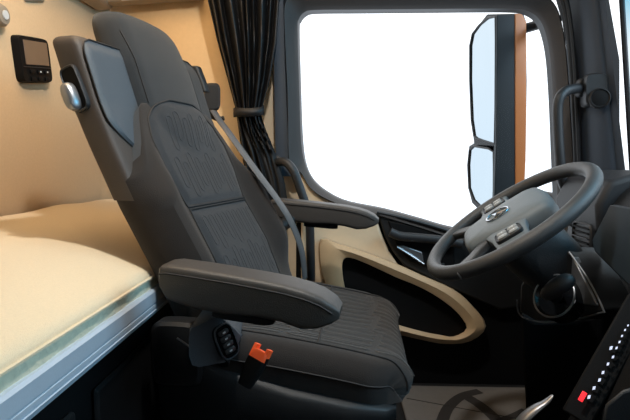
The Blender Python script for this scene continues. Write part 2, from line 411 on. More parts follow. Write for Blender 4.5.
# ================================================================== WALL CONTROL UNIT
c = atX(32.5, 60, XB+.014)
cu = empty('bunk_control_unit', c, 'black control unit with screen on the beige back wall', 'control unit', rot=(math.radians(8), 0, 0))
obj('housing', loft([[(d, y, z) for y, z in sell(.073*s, .062*s, 9, 40)] for d, s in ((-.012, 1), (.003, 1), (.0115, .96))]), MT['deep'], cu)
obj('screen', box((.0125, .003, .018), (.001, .056, .032)), MT['screen'], cu, bev=.001)
obj('divider', box((.0128, 0, -.02), (.0015, .066, .001)), MT['plastic2'], cu)
for i in range(2):
    for j in range(3):
        b = obj('button', loft([[(.0125+d, -.03+.034*j+y*s, -.032-.02*i+z*s) for y, z in sell(.011, .006, 4, 16)] for d, s in ((0, 1), (.003, 1), (.004, .8))]), MT['deep'], cu)
for j in range(2):
    obj('icon', box((.0172, .004+.034*j, -.032), (.0003, .003, .002)), MT['icon'], cu, smooth=False)

# ================================================================== CURTAIN
ct = empty('window_curtain', at(250, 205, 1.70), 'black gathered side-window curtain tied back with a band', 'curtain')
le = [(-40, 201), (0, 207), (40, 216), (80, 227), (108, 235), (116, 236.5), (128, 238), (150, 241), (180, 246), (212, 250)]
re = [(-40, 284), (0, 281), (40, 277.5), (80, 270), (108, 262), (116, 261.5), (128, 265), (150, 274), (180, 284), (212, 289)]
def curt(u, v):
    y = -40+252*v; xl = interp(le, y); xr = interp(re, y)
    w = u + .018*math.sin(u*17+v*3)+.006*math.sin(u*41+1)
    x = xl+(xr-xl)*min(1, max(0, w))
    tie = math.exp(-((y-113)/22)**2); low = sstep(118, 160, y)
    amp = .019*(1-.45*tie)*(1-.68*low)
    ph = u*9*2*PI*(1-.35*low) + .6*math.sin(v*5+u*7) + 1.1*math.sin(u*11)
    Y = 1.675 + amp*math.sin(ph) + .008*math.sin(u*31+v*2) - .015*math.sin(PI*u)
    return at(x, y, Y)
K(obj('cloth', grid(curt, 150, 60), MT['curtain'], solid=.002), ct)
tb = [(234, 113, 1.665), (238, 112.2, 1.645), (249, 112.5, 1.637), (259, 111.5, 1.645), (263.5, 110, 1.665), (260, 108, 1.70), (248, 109, 1.71), (237, 111, 1.70)]
tl = crom([at(*t) for t in tb], 6, True)
bm = bmesh.new(); lo = [bm.verts.new(p+Vector((0, 0, -.014))) for p in tl]; hi = [bm.verts.new(p+Vector((0, 0, .014))) for p in tl]
for i in range(len(tl)):
    j = (i+1) % len(tl); bm.faces.new((lo[i], lo[j], hi[j], hi[i]))
K(obj('tie_band', bm, MT['curtain'], solid=.004), ct)

# grab handle on the B pillar
gh = empty('grab_handle', at(285, 165, 1.72), 'black curved grab handle on the door post beside the curtain', 'grab handle')
pts = [(276, 164, 1.70), (280, 161.5, 1.665), (287, 163, 1.645), (294, 172, 1.635), (300, 188, 1.635), (306, 206, 1.635), (309.5, 222, 1.635), (310.5, 250, 1.64), (311, 275, 1.65), (311, 290, 1.70)]
K(obj('bar', tube(crom([at(*p) for p in pts], 6), .0145, 12), MT['plastic2']), gh)
for p in (pts[0], pts[-1]):
    q = at(p[0], p[1], 1.703)
    K(obj('mount', loft([[(q.x+a*s, q.y-d, q.z+b*s) for a, b in sell(.022, .028, 4, 20)] for d, s in ((-.005, 1), (.010, 1), (.016, .75))]), MT['plastic2']), gh)

# A-pillar grab handle and tweeter
ah = empty('pillar_grab_handle', at(575, 90, 1.66), 'charcoal grab handle on the windshield pillar above the steering wheel', 'grab handle')
pts = [(583, 88, 1.655), (574, 89, 1.62), (566, 91, 1.60), (560, 97, 1.59), (557.5, 108, 1.59), (558, 130, 1.59), (559.5, 155, 1.59), (562, 180, 1.60), (570, 194, 1.62), (580, 198, 1.655)]
K(obj('bar', tube(crom([at(*p) for p in pts], 6), .0155, 12), MT['plastic2']), ah)
for p in (pts[0], pts[-1]):
    q = at(*p)
    K(obj('mount', loft([[(q.x+a*s, q.y+.01-d, q.z+b*s) for a, b in sell(.02, .03, 4, 20)] for d, s in ((0, 1), (.02, 1), (.026, .8))]), MT['plastic2']), ah)
sp = empty('pillar_speaker', at(594, 95, 1.63), 'round black tweeter in a square mount on the windshield pillar', 'speaker', rot=(0, 0, math.radians(-12)))
obj('mount', loft([[(x*s, -d, z*s+.014) for x, z in sell(.032, .05, 6, 32)] for d, s in ((-.03, 1), (.018, 1), (.026, .92))]), MT['plastic2'], sp)
obj('ring', loft([[(r*math.cos(t*PI/16)+.008, -d, r*math.sin(t*PI/16)-.014) for t in range(32)] for d, r in ((.02, .031), (.036, .031), (.040, .027), (.036, .024))]), MT['plastic'], sp)
bm = loft([[(r*math.cos(t*PI/16)+.008, -d, r*math.sin(t*PI/16)-.014) for t in range(32)] for d, r in ((.034, .024), (.037, .023), (.039, .012))])
obj('grille', bm, MT['deep'], sp)

# ================================================================== OUTSIDE MIRROR
mr = empty('side_mirror', at(500, 205, 2.12), 'tall copper-edged side mirror housing outside the driver window', 'mirror')
Ym = 2.10
def mir_ring(y0, y1, n=10): pass
# housing: outline in px from the front (left glass edge .. right), lofted in depth
my = lambda x: Ym + max(-.02, (497-x)*.0075)
hs = [(487, 14), (523, 13), (526, 20), (527, 80), (526, 150), (524, 206), (522, 209), (478, 209), (472, 203), (468, 188), (467, 165), (469, 146), (474, 143), (471, 120), (469, 80), (469, 45), (472, 33)]
K(obj('housing', slab([at(x, y, my(x)+.03) for x, y in hs], (.035, .12, 0)), MT['gloss'], bev=.004), mr)
ds = [(497, 14.5), (516, 14), (516.5, 207), (494, 207), (496, 145)]
K(obj('side_shell', slab([at(x, y, Ym) for x, y in ds], (0, .03, 0)), MT['housing'], bev=.004), mr)
cs = [(515, 13.5), (522, 13.5), (526.5, 22), (526.5, 100), (526, 160), (523.5, 207), (515.5, 207)]
K(obj('edge_cover', slab([at(x, y, Ym-.004) for x, y in cs], (0, .06, 0)), MT['copper'], bev=.003), mr)['label'] = 'copper painted edge strip'
g1 = [(496, 17), (488, 18), (480, 25), (473, 34), (470.5, 46), (470.5, 80), (472, 120), (474.5, 136), (478, 139), (495, 144), (496, 100)]
g2 = [(494, 152), (489, 148.5), (474, 146), (470, 150), (468.5, 165), (469.5, 188), (474, 200), (481, 207), (494, 207)]
for g in (g1, g2):
    P = [at(x, y, my(x)+.012) for x, y in g]
    K(obj('mirror_glass', slab(P, (.006, .003, 0)), MT['mirror'], smooth=False), mr)
    K(obj('glass_rim', tube([p+Vector((-.002, -.002, 0)) for p in P], .005, 6, closed=True), MT['rubber']), mr)
K(obj('arm', tube([at(520, 30, Ym+.08), at(540, 24, Ym+.02), at(556, 20, 1.86)], .02, 10), MT['rubber']), mr)
K(obj('arm', tube([at(520, 190, Ym+.08), at(545, 196, Ym+.02), at(566, 200, 1.86)], .02, 10), MT['rubber']), mr)

# ================================================================== SEAT
seat = empty('driver_seat', (-.10, 1.10, 0), 'dark grey fabric driver seat with armrests and blue-grey shoulder panels', 'seat', rot=(0, 0, math.radians(-6)))
FC = [(.44, -.035), (.50, -.056), (.602, -.102), (.71, -.164), (.83, -.222), (.91, -.257), (1.01, -.289), (1.14, -.343)]
fc = lambda z: interp(FC, z)
WB = .25
def bol(z): return .036*sstep(.50, .62, z)*(1-sstep(.80, .91, z))
def front(z, y, w=WB, r=.035):
    a = abs(y)
    f = fc(z) + bol(z)*sstep(.60, .84, a/w) - .010*(1-(a/w)**2)*0
    if a > w-r: f -= r-math.sqrt(max(0, r*r-(a-(w-r))**2))
    return f
def ring_back(z, w, th, r=.035, ff=None, n=26, off=0):
    pts = []
    for k in range(n+1):
        t = -1+2*k/n; y = w*math.copysign(abs(t)**.8, t)
        pts.append(Vector(((ff or front)(z, y, w, r)+off, y, z)))
    rb = .03
    for k in range(n+1):
        t = 1-2*k/n; y = w*math.copysign(abs(t)**.8, t); a = abs(y)
        x = fc(z)-th
        if a > w-rb: x += rb-math.sqrt(max(0, rb*rb-(a-(w-rb))**2))
        pts.append(Vector((x, y, z)))
    return pts
zs = [.45+.02*k for k in range(23)]
rings = [ring_back(z, WB-.012*sstep(.62, .46, z), .092) for z in zs]
for k in range(1, 6):
    a = k/5*PI/2; z = .89+.028*math.sin(a); s = 1-.10*(1-math.cos(a))
    rings.append([Vector((fc(z)-.05+(p.x-fc(.89)+.05)*s, p.y*s, z)) for p in ring_back(.89, WB, .092)])
def arch(p):
    if p.z < .66: return p
    a = abs(p.y); k = 1-.56*sstep(.13, .25, a); z = .66+(p.z-.66)*k
    return Vector((p.x + fc(z)-fc(p.z), p.y, z))
rings = [[arch(p) for p in r] for r in rings]
back = obj('backrest', loft(rings), MT['fabric_side'], seat)
# upper column with headrest
def cfront(z, y, w, r): 
    a = abs(y); f = fc(z)+.014*sstep(.80, .90, z)-.016*(a/w)**2
    if a > w-r: f -= r-math.sqrt(max(0, r*r-(a-(w-r))**2))
    return f
rings = []
cz = [.79+.02*k for k in range(15)]
for z in cz: rings.append(ring_back(z, .130-.010*sstep(1.0, 1.09, z), .085, .03, cfront))
for k in range(1, 8):
    a = k/7*PI/2; z = 1.07+.05*math.sin(a); s = 1-.42*(1-math.cos(a))
    rings.append([Vector((fc(z)-.045+(p.x-fc(1.07)+.045)*s, p.y*(1-.30*(1-math.cos(a))), z)) for p in ring_back(1.07, .120, .085, .03, cfront)])
hr = obj('headrest', loft(rings), MT['fabric'], seat)
# seam lines on the headrest front
for s in (-1, 1):
    obj('seam', tube([Vector((cfront(z, s*.114, .130-.010*sstep(1.0, 1.09, z), .03)+.0005, s*.114, z)) for z in [.92+.01*k for k in range(16)]], .0016, 5), MT['piping'], hr)
# shoulder wings
def wing(sg):
    rings = []
    n = 30
    zl = [.725+.0125*k for k in range(24)]; yo = .250 if sg < 0 else .212; up_z = 0 if sg < 0 else .03
    def rr(z, y0, y1, x0, x1):
        cx, cy = (x0+x1)/2, (y0+y1)/2
        return [Vector((cx+a, cy+b, z)) for a, b in sell((x1-x0)/2, (y1-y0)/2, 6, n)]
    zl = [z+up_z*(z-.725)/.29 for z in zl]
    for z in zl:
        xf = fc(z)-.018; rings.append(rr(z, .108, yo, xf-.066, xf))
    zt = zl[-1]
    for k in range(1, 6):
        a = k/5*PI/2; z = zt+.022*math.sin(a); s = .022*(1-math.cos(a)); xf = fc(z)-.018
        rings.append(rr(z, .108+s*.6, yo-s, xf-.066+s*.6, xf-s*.6))
    if sg < 0: rings = [[Vector((p.x, -p.y, p.z)) for p in r] for r in rings]
    w = obj('shoulder_wing', loft(rings), MT['shell'], seat)
    # blue-grey inset; far one coloured darker to imitate weaker light on it
    def pf(u, v):
        z = .775+(.254+up_z)*v
        lo = .150+.07*sstep(.35, 0, v); 
        y0 = .121; y1 = yo-.007-.080*sstep(.42, 0, v)*(1 if sg < 0 else .7)
        if v > .86:
            q = (v-.86)/.14; y1 -= .032*(1-math.sqrt(1-q*q*.98))
        y = y0+(y1-y0)*u
        e = min(u, 1-u, v, 1-v); h = .0065*sstep(0, .10, e)
        return Vector((fc(z)-.0185+h, sg*y, z))
    p = obj('wing_panel', grid(pf, 20, 48), MT['wing'] if sg < 0 else MT['fabric'], w)
    if sg < 0: p['label'] = 'smooth blue-grey shoulder panel'
    edge = [pf(0, k/12) for k in range(13)]+[pf(k/6, 1) for k in range(1, 7)]+[pf(1, 1-k/40) for k in range(1, 41)]+[pf(1-k/6, 0) for k in range(1, 6)]
    obj('piping', tube([q+Vector((.002, 0, 0)) for q in edge], .0014, 6, closed=True), MT['piping'], w)
    return w
wl = wing(-1); wr_ = wing(1)
# release lever in its recess on the near wing
ctr = Vector((fc(.932)-.018-.036, -.2535, .932))
th_ = math.radians(-24)
Rw = Matrix.Rotation(math.radians(24), 3, 'Y').inverted() if False else Matrix.Rotation(math.radians(-22), 3, 'Y')
def wl_pts(hw, hh, d, dx=0, dz=0, e=5, n=24):
    return [ctr + Rw @ Vector((a+dx, d, b+dz)) for a, b in sell(hw, hh, e, n)]
obj('lever_bezel', loft([wl_pts(.019, .044, .008), wl_pts(.019, .044, -.003), wl_pts(.017, .042, -.005), wl_pts(.0155, .040, -.003), wl_pts(.0155, .040, .002)]), MT['plastic2'], wl)
obj('lever_recess', loft([wl_pts(.0155, .040, -.001), wl_pts(.0155, .040, -.0025)]), MT['deep'], wl)
lv = obj('release_lever', loft([wl_pts(.012, .027, -.001, -.006, -.014, 2.4), wl_pts(.0125, .028, -.010, -.008, -.014, 2.4), wl_pts(.011, .025, -.017, -.009, -.014, 2.4), wl_pts(.006, .016, -.021, -.009, -.014, 2.4)]), MT['satin'], wl)
lv['label'] = 'silver release lever'
# far-side belt hook
obj('belt_guide', loft([[Vector((fc(z)-.035+a, .222+b, z)) for a, b in sell(.022, .014, 4, 16)] for z in (.985, 1.0, 1.03, 1.05, 1.056)]), MT['plastic'], seat, bev=.003)

# centre fabric panels (upper and lower)
def hwid(z): return interp([(.52, .135), (.60, .145), (.70, .140), (.78, .160), (.84, .162), (.885, .142), (.918, .100), (.932, .05)], z)
def cpan(z0, z1):
    def f(u, v):
        z = z0+(z1-z0)*v; w = hwid(z); y = -w+2*w*u
        e = min(u*2*w, (1-u)*2*w, (z-z0), (z1-z)); h = .0075*sstep(0, .02, e)-.001
        base = max(front(z, y), cfront(z, y, .130, .03) if z > .79 and abs(y) < .128 else -9)
        return Vector((base+h, y, z))
    return f
def outline(f, n=24):
    e = [f(0, k/n) for k in range(n+1)]+[f(k/n, 1) for k in range(1, n+1)]+[f(1, 1-k/n) for k in range(1, n+1)]+[f(1-k/n, 0) for k in range(1, n)]
    return [p+Vector((.002, 0, 0)) for p in e]
def pills(surf, x0, x1, nrow, length, gap, hw, r=.0011, seedv=0, bm=None):
    """rows of long stitched loops laid on surf(a, row): a in [0,1] along"""
    bm = bm or bmesh.new(); rnd = random.Random(seedv)
    return bm
pu = cpan(.705, .932)
up_ = obj('upper_panel', grid(pu, 36, 36), MT['panel'], back)
obj('piping', tube(outline(pu), .0022, 6, closed=True), MT['piping'], up_)
pl_ = cpan(.505, .70)
lo_ = obj('lower_panel', grid(pl_, 36, 30), MT['panel'], back)
obj('piping', tube(outline(pl_), .0022, 6, closed=True), MT['piping'], lo_)
def stitch_loops(fn, ylist, spans, r, m, parent, off):
    bm = bmesh.new()
    for i, y in enumerate(ylist):
        for (a, b) in spans(i):
            hw = .0085; pts = []
            for k in range(9): pts.append((a+(b-a)*k/8, y-hw))
            for k in range(1, 4): t = -PI/2+PI*k/4; pts.append((b+hw*math.cos(t)*.8, y+hw*math.sin(t)))
            for k in range(9): pts.append((b+(a-b)*k/8, y+hw))
            for k in range(1, 4): t = PI/2+PI*k/4; pts.append((a+hw*math.cos(t)*.8, y+hw*math.sin(t)))
            P = [fn(*q) for q in pts]
            if any(p is None for p in P): continue
            tube(P, r, 4, closed=True, bm=bm)
    if len(bm.verts): obj('stitching', bm, m, parent)
def fpan(z0, z1):
    f = cpan(z0, z1)
    def g(z, y):
        w = hwid(z)
        if z < z0+.012 or z > z1-.012 or abs(y) > w-.014: return None
        return f((y+w)/(2*w), (z-z0)/(z1-z0))+Vector((.0008, 0, 0))
    return g
ys = [-.168+.028*k for k in range(13)]
rn = random.Random(3)
st = [rn.uniform(-.03, .03) for _ in range(15)]
stitch_loops(fpan(.705, .932), ys, lambda i: [(.73+.010*((i*7) % 3), .790+.010*((i*5) % 3)), (.828+.010*((i*5) % 3), .900-.012*(i % 2))], .0006, MT['stitch_back'], up_, 0)
stitch_loops(fpan(.505, .70), ys, lambda i: [(.53+.014*((i*7) % 3), .585+.012*((i*5) % 3)), (.62+.012*((i*5) % 3), .678)], .0006, MT['stitch_back'], lo_, 0)

# cushion ---------------------------------------------------------------
CP = [(-.16, .488), (-.10, .486), (-.02, .477), (.06, .465), (.14, .451), (.19, .440), (.222, .430), (.243, .410), (.250, .390), (.246, .372)]
cpath = crom([Vector((x, 0, z)) for x, z in CP], 4)
def cw(i): return .255 - .035*sstep(.17, .25, cpath[i].x)
def cnorm(i):
    a = cpath[max(0, i-1)]; b = cpath[min(len(cpath)-1, i+1)]; t = (b-a).normalized(); return Vector((-t.z, 0, t.x)) if t.x or t.z else Vector((0, 0, 1))
def ctop(i, y):
    w = cw(i); p = cpath[i]; n = cnorm(i); a = abs(y); r = .035
    h = -.004 + .008*sstep(.66, .86, a/w) - .006*(1-sstep(0, .7, a/w))*sstep(.2, .1, p.x)
    if a > w-r: h -= r-math.sqrt(max(0, r*r-(a-(w-r))**2))
    return Vector((p.x, y, p.z)) + n*h
rings = []
N = 28
for i in range(len(cpath)):
    w = cw(i); ring = []
    for k in range(N+1):
        t = -1+2*k/N; ring.append(ctop(i, w*math.copysign(abs(t)**.75, t)))
    zb = .405-.040*sstep(-.16, .2, cpath[i].x)
    for k in range(N+1):
        t = 1-2*k/N; y = (w-.006)*t
        ring.append(Vector((min(cpath[i].x, .235), y, min(zb, ring[0].z-.004))))
    rings.append(ring)
cush = obj('cushion', loft(rings), MT['fabric_side'], seat)
for s_ in (-1, 1):
    P = [ctop(i, s_*cw(i)) for i in range(3, len(cpath)-6)]
    obj('seam', tube([p+Vector((0, s_*.001, -.004)) for p in P], .0016, 5), MT['piping'], cush)
def cpf(i0, i1, hw):
    def f(u, v):
        q = i0+(i1-i0)*v; i = min(int(q), len(cpath)-2); t = q-i
        y = -hw+2*hw*u
        p = ctop(i, y).lerp(ctop(i+1, y), t); n = cnorm(i).lerp(cnorm(i+1), t)
        e = min(u, 1-u)*2*hw; L = v*(1-v)*4
        return p + n*(.006*sstep(0, .02, e)*sstep(0, .12, min(v, 1-v)) - .0006)
    return f
CHW = .208
cf = cpf(4, len(cpath)-3, CHW)
cp_ = obj('cushion_panel', grid(cf, 32, 60), MT['panel_seat'], cush)
obj('piping', tube([p+Vector((-.002, 0, .002)) for p in outline(cf)], .0022, 6, closed=True), MT['piping'], cp_)
# seam across the cushion
bm = bmesh.new()
tube([cf(k/24, .30)+Vector((0, 0, .0006)) for k in range(25)], .0022, 6, bm=bm)
obj('seam', bm, MT['piping'], cp_)
def cst(a, y):
    u = (y+CHW)/(2*CHW)
    if not (.03 < u < .97) or not (.02 < a < .97): return None
    return cf(u, a)+cnorm(min(len(cpath)-2, int(4+(len(cpath)-7)*a)))*.0009
ys = [-.180+.030*k for k in range(13)]
def spans_c(i):
    o = .03*((i*5) % 4)
    return [(.06, .16+o*.8), (.22+o, .46+o*.6), (.54+o*.6, .86+o*.4)]
def stitch_c():
    bm = bmesh.new()
    for i, y in enumerate(ys):
        for a, b in spans_c(i):
            hw = .0105; pts = []
            for k in range(13): pts.append((a+(b-a)*k/12, y-hw))
            for k in range(1, 4): t = -PI/2+PI*k/4; pts.append((b+.022*math.cos(t), y+hw*math.sin(t)))
            for k in range(13): pts.append((b+(a-b)*k/12, y+hw))
            for k in range(1, 4): t = PI/2+PI*k/4; pts.append((a+.022*math.cos(t), y+hw*math.sin(t)))
            P = [cst(*q) for q in pts]
            if any(p is None for p in P): continue
            tube(P, .0010, 4, closed=True, bm=bm)
    obj('stitching', bm, MT['stitch'], cp_)
stitch_c()

# seat pan and base
rings = []
for x, zt, zb, w in ((-.20, .47, .30, .245), (-.16, .475, .29, .262), (-.05, .435, .29, .268), (.05, .405, .30, .268), (.15, .385, .315, .262), (.215, .372, .33, .245), (.235, .362, .335, .22)):
    rings.append([Vector((x, a, (zt+zb)/2+b)) for a, b in sell(w, (zt-zb)/2, 7, 32)])
obj('seat_pan', loft(rings), MT['plastic'], seat)
obj('back_side_cover', loft([[Vector((x+a, -.255+d, z+b)) for a, b in sell(hw, hh, 5, 24)] for x, z, hw, hh, d in ((-.155, .455, .048, .06, .02), (-.155, .455, .048, .06, -.012), (-.155, .455, .042, .054, -.018))]), MT['plastic'], seat)
# suspension: pleated bellows over a floor plinth
rings = []
for k in range(17):
    z = .05+.25*k/16; o = .012*(k % 2); rings.append([Vector((-.02+a, b, z)) for a, b in sell(.19+o, .20+o, 7, 32)])
obj('suspension_bellows', loft(rings), MT['deep'], seat, smooth=False)
obj('plinth', loft([[Vector((-.02+a, b, z)) for a, b in sell(.21*s, .22*s, 8, 32)] for z, s in ((0, 1), (.045, 1), (.052, .96))]), MT['deep'], seat)
# side rails under the pan
for dz in (0, .022, .044):
    obj('slide_rail', tube([Vector((-.15, -.262, .285-dz)), Vector((.19, -.262, .265-dz))], .006, 8), MT['plastic2'], seat)

# armrests
def armrest(y0, x0, length, ztop, tilt):
    root_p = Vector((x0, y0, ztop))
    prof = [(-.030, -.004, -.020, .026), (-.026, .000, -.034, .031), (-.010, .003, -.052, .034), (.04, .003, -.060, .036), (.10, .002, -.062, .036), (.16, .000, -.058, .037), (.20, -.002, -.060, .037), (.235, -.006, -.066, .037), (.262, -.012, -.062, .036), (.285, -.022, -.052, .033), (.297, -.032, -.044, .026)]
    sc = length/.31; R = Matrix.Rotation(tilt, 3, 'Y'); rings = []
    for x, zt, zb, w in prof:
        ring = []
        for a, b in sell(w, (zt-zb)/2, 7, 40):
            ring.append(root_p + R @ Vector((x*sc, a, (zt+zb)/2+b)))
        rings.append(ring)
    a = obj('armrest', loft(rings), MT['arm'], seat)
    for s in (-1, 1):
        obj('seam', tube([root_p + R @ Vector((x*sc, s*(w+.0005), zt-.012)) for x, zt, zb, w in prof[1:-1]], .0016, 5), MT['piping'], a)
    # hinge under the armrest
    obj('hinge', tube([root_p + R @ Vector((.045, 0, -.046)), root_p + R @ Vector((.01, math.copysign(.085, -y0), -.075))], .018, 12), MT['plastic'], a)
    rg = [[root_p + R @ Vector((.125*sc+a_, b_, z)) for a_, b_ in sell(.05, .024, 4, 20)] for z in (-.056, -.068, -.071)]
    obj('adjuster', loft(rg), MT['deep'], a)
    return a
armrest(-.345, -.105, .268, .637, math.radians(6))
armrest(.362, -.095, .30, .684, math.radians(4))

# side control pod with buttons
Ri = Matrix.Rotation(math.radians(6), 3, 'Z')
inv = lambda p: Ri @ (p - seat.location)
pp = [(196, 322), (204, 317), (217, 313), (224, 318), (238, 338), (237, 345), (228, 361), (218, 361), (198, 355)]
rings = []
for Yp, s_ in ((.90, .95), (.83, 1), (.795, 1), (.785, .95)):
    P = [at(x, y, .80) for x, y in pp]; c_ = sum(P, Vector())/len(P)
    rings.append([inv(c_ + (p-c_)*s_ + Vector(((Yp-.80)*-.1 + max(0, (p.x-c_.x))*0, Yp-.80 + (p.x-c_.x)*.9*(Yp < .82), 0))) for p in crom(P, 3, True)])
pod = obj('control_pod', loft(rings), MT['pod'], seat)
kc = inv(at(225.5, 341, .788)); kn_ = Ri @ Vector((.66, -.74, .12)).normalized()
kl = Ri @ Vector((.40, 0, -.90)); kl = (kl - kn_*kl.dot(kn_)).normalized(); kw = kn_.cross(kl)
def kp_pts(hl, hw, d, o=0, e=3.5, n=28): return [kc + kl*(a+o) + kw*b + kn_*d for a, b in sell(hl, hw, e, n)]
kp = obj('keypad', loft([kp_pts(.029, .0165, -.012), kp_pts(.029, .0165, .004), kp_pts(.0275, .015, .0055), kp_pts(.0255, .013, .003)]), MT['gloss'], pod)
obj('rim', tube(kp_pts(.029, .0165, .0042), .0016, 6, closed=True), MT['pod'], kp)
for k in range(4):
    z = -.0165+.011*k
    b_ = obj('button', loft([kp_pts(.0046, .0095, .002, z, 3.5, 16), kp_pts(.0046, .0095, .006, z, 3.5, 16), kp_pts(.0036, .008, .0068, z, 3.5, 16)]), MT['plastic2'], kp)
    obj('icon', loft([kp_pts(.0014, .003, .0066, z, 2, 8), kp_pts(.0014, .003, .0073, z, 2, 8)]), MT['icon'], pod)
obj('cover_edge', tube(crom([inv(at(x, y, .79)) for x, y in ((177, 338), (183, 342), (190, 347), (197, 351))], 4), .0018, 6), MT['satin'], seat)
# height lever below the pod
obj('height_lever', tube([Ri @ (at(222, 363, .80)-seat.location), Ri @ (at(226, 352, .82)-seat.location)], .012, 12), MT['deep'], seat)
# belt buckle
bc = Ri @ (at(253, 369, .80)-seat.location)
b2 = Ri @ (at(263, 349, .81)-seat.location)
ax = (b2-bc).normalized(); sx = Vector((.9, -.25, -.35)); sx = (sx-ax*sx.dot(ax)).normalized(); sy = ax.cross(sx)
bk = obj('buckle', loft([[bc+ax*d+sx*a*s+sy*b*s for a, b in sell(.0165, .010, 5, 24)] for d, s in ((-.03, .7), (-.006, .95), (.008, 1), (.026, 1))]), MT['deep'], seat)
rings = [[bc+ax*d+sx*a*s+sy*b*s for a, b in sell(.0160, .0105, 5, 24)] for d, s in ((.018, 1.02), (.030, 1), (.033, .9))]
orr = obj('release_button', loft(rings), MT['orange'], bk); orr['label'] = 'orange release button'
for s in (-1, 1):
    obj('button_lug', loft([[bc+ax*d+sx*(s*.0120+a)+sy*b for a, b in sell(.004, .009, 5, 16)] for d in (.028, .040)]), MT['orange'], orr)

def turn(o, ang, dx=0):
    o.data.transform(Matrix.Translation((dx, 0, 0)) @ Matrix.Rotation(math.radians(ang), 4, 'Z'))
    for c in o.children: turn(c, ang, dx)
for o in list(seat.children):
    n = o.name.split('.')[0]
    if n in ('backrest', 'headrest', 'shoulder_wing', 'belt_guide'): turn(o, -7, -.016 if n == 'shoulder_wing' else -.010)
    elif n == 'cushion': turn(o, 3)

# ================================================================== SEAT BELT
sb = empty('seat_belt', at(213, 100, 1.48), 'grey seat belt strap running down the far side of the driver seat', 'seat belt')
pts = [(213, 110, 1.48), (220, 121, 1.43), (229, 133, 1.38), (254, 168, 1.335), (279, 202, 1.33), (293, 226, 1.34), (302, 252, 1.36), (305, 280, 1.39)]
def strap(pts, w, Ydir, name, m, par):
    P = crom([at(*p) for p in pts], 8)
    bm = bmesh.new(); a = []; b = []
    for p in P:
        a.append(bm.verts.new(p - Ydir*w)); b.append(bm.verts.new(p + Ydir*w))
    for i in range(len(P)-1): bm.faces.new((a[i], a[i+1], b[i+1], b[i]))
    return K(obj(name, bm, m, solid=.0015), par)
strap(pts, .016, Vector((.34, .93, .12)).normalized(), 'strap', MT['belt'], sb)
bg = loft([[at(212+a*s, 97+b*s, 1.50-d) for a, b in sell(8.5, 14, 4, 24)] for d, s in ((-.05, .95), (.01, 1), (.02, .85))])
K(obj('anchor', bg, MT['plastic2']), sb)
K(obj('loop', tube(crom([at(x, y, 1.47) for x, y in ((208, 112), (213, 117), (219, 119), (224, 118))], 5), .007, 8), MT['plastic']), sb)

# ================================================================== STEERING WHEEL
TW = math.radians(36)
wc = Vector((.377, 1.10, .670))
sw = empty('steering_wheel', wc, 'dark grey leather steering wheel with button pads and star emblem', 'steering wheel', rot=(0, -TW, 0))
sw.scale = (.893,)*3; sw.rotation_euler = (Matrix.Rotation(-TW, 3, 'Y') @ Matrix.Rotation(math.radians(-13), 3, 'Z')).to_euler()
RW = .212
rings = 64
obj('rim', tube([Vector((RW*math.cos(2*PI*k/rings), RW*math.sin(2*PI*k/rings), 0)) for k in range(rings)], .0175, 14, closed=True, flat=1.0), MT['wheel'], sw)
# hub: rounded trapezoid plateau
hp = [(.105, .075), (.105, -.075), (.06, -.10), (-.02, -.098), (-.085, -.072), (-.115, -.05), (-.115, .05), (-.085, .072), (-.02, .098), (.06, .10)]
hub_l = crom([Vector((x, y, 0)) for x, y in hp], 4, True)
def sc(l, s, z, dx=0): return [Vector((p.x*s+dx, p.y*s, z)) for p in l]
obj('hub', loft([sc(hub_l, .95, -.05), sc(hub_l, 1, -.02), sc(hub_l, .99, .004), sc(hub_l, .93, .015), sc(hub_l, .80, .021), sc(hub_l, .4, .024)]), MT['hub'], sw)
# spokes (two broad side spokes carrying pads, two bottom struts)
for s in (-1, 1):
    rg = []
    for y, hw, z in ((.085, .052, .004), (.12, .042, .002), (.16, .038, -.002), (.20, .044, -.004)):
        rg.append([Vector((-.012+a, s*y, z+b)) for a, b in sell(hw, .011, 5, 20)])
    spk = obj('spoke', loft(rg), MT['hub'], sw)
    pad = obj('button_pad', loft([[Vector((-.012+a*q, s*.135+b*q, z)) for a, b in sell(.030, .026, 5, 28)] for z, q in ((.008, 1.05), (.0155, 1.05), (.0165, .98), (.0150, .95))]), MT['plastic'], sw)
    for i in range(2):
        for j in range(2):
            cx, cy = -.012-.013+.026*i, s*.135-.011+.022*j
            btn = obj('button', loft([[Vector((cx+a*q, cy+b*q, z)) for a, b in sell(.0115, .0095, 4, 16)] for z, q in ((.014, 1), (.018, 1), (.0192, .85))]), MT['button'], pad)
            ic = box((cx-.002, cy, .0194), (.004, .0012, .0003)); box((cx+.002, cy, .0194), (.0012, .004, .0003), ic)
            obj('icon', ic, MT['icon'], btn, smooth=False)
for s in (-1, 1):
    rg = []
    for x, y, w, z in ((-.05, .05, .026, .0), (-.085, .088, .022, -.003), (-.115, .122, .022, -.004), (-.148, .155, .026, -.002)):
        rg.append([Vector((x, s*y+a, z+b)) for a, b in sell(w, .010, 5, 20)])
    obj('spoke', loft(rg), MT['wheel'], sw)
# star emblem on a ring
em = bmesh.new(); er = .029; ex = -.012
tube([Vector((ex+er*math.cos(2*PI*k/40), er*math.sin(2*PI*k/40), .0262)) for k in range(40)], .0026, 8, closed=True, bm=em)
for k in range(3):
    a = 2*PI*k/3
    tip = Vector((ex+er*math.cos(a), er*math.sin(a), .026)); ctrp = Vector((ex, 0, .0300)); 
    l = Vector((ex+.0062*math.cos(a+PI/3), .0062*math.sin(a+PI/3), .0255)); r = Vector((ex+.0062*math.cos(a-PI/3), .0062*math.sin(a-PI/3), .0255))
    v = [em.verts.new(p) for p in (tip, l, ctrp, r)]
    em.faces.new((v[0], v[1], v[2])); em.faces.new((v[0], v[2], v[3]))
obj('emblem', em, MT['chrome'], sw, smooth=False)['label'] = 'silver three-pointed star in a ring'
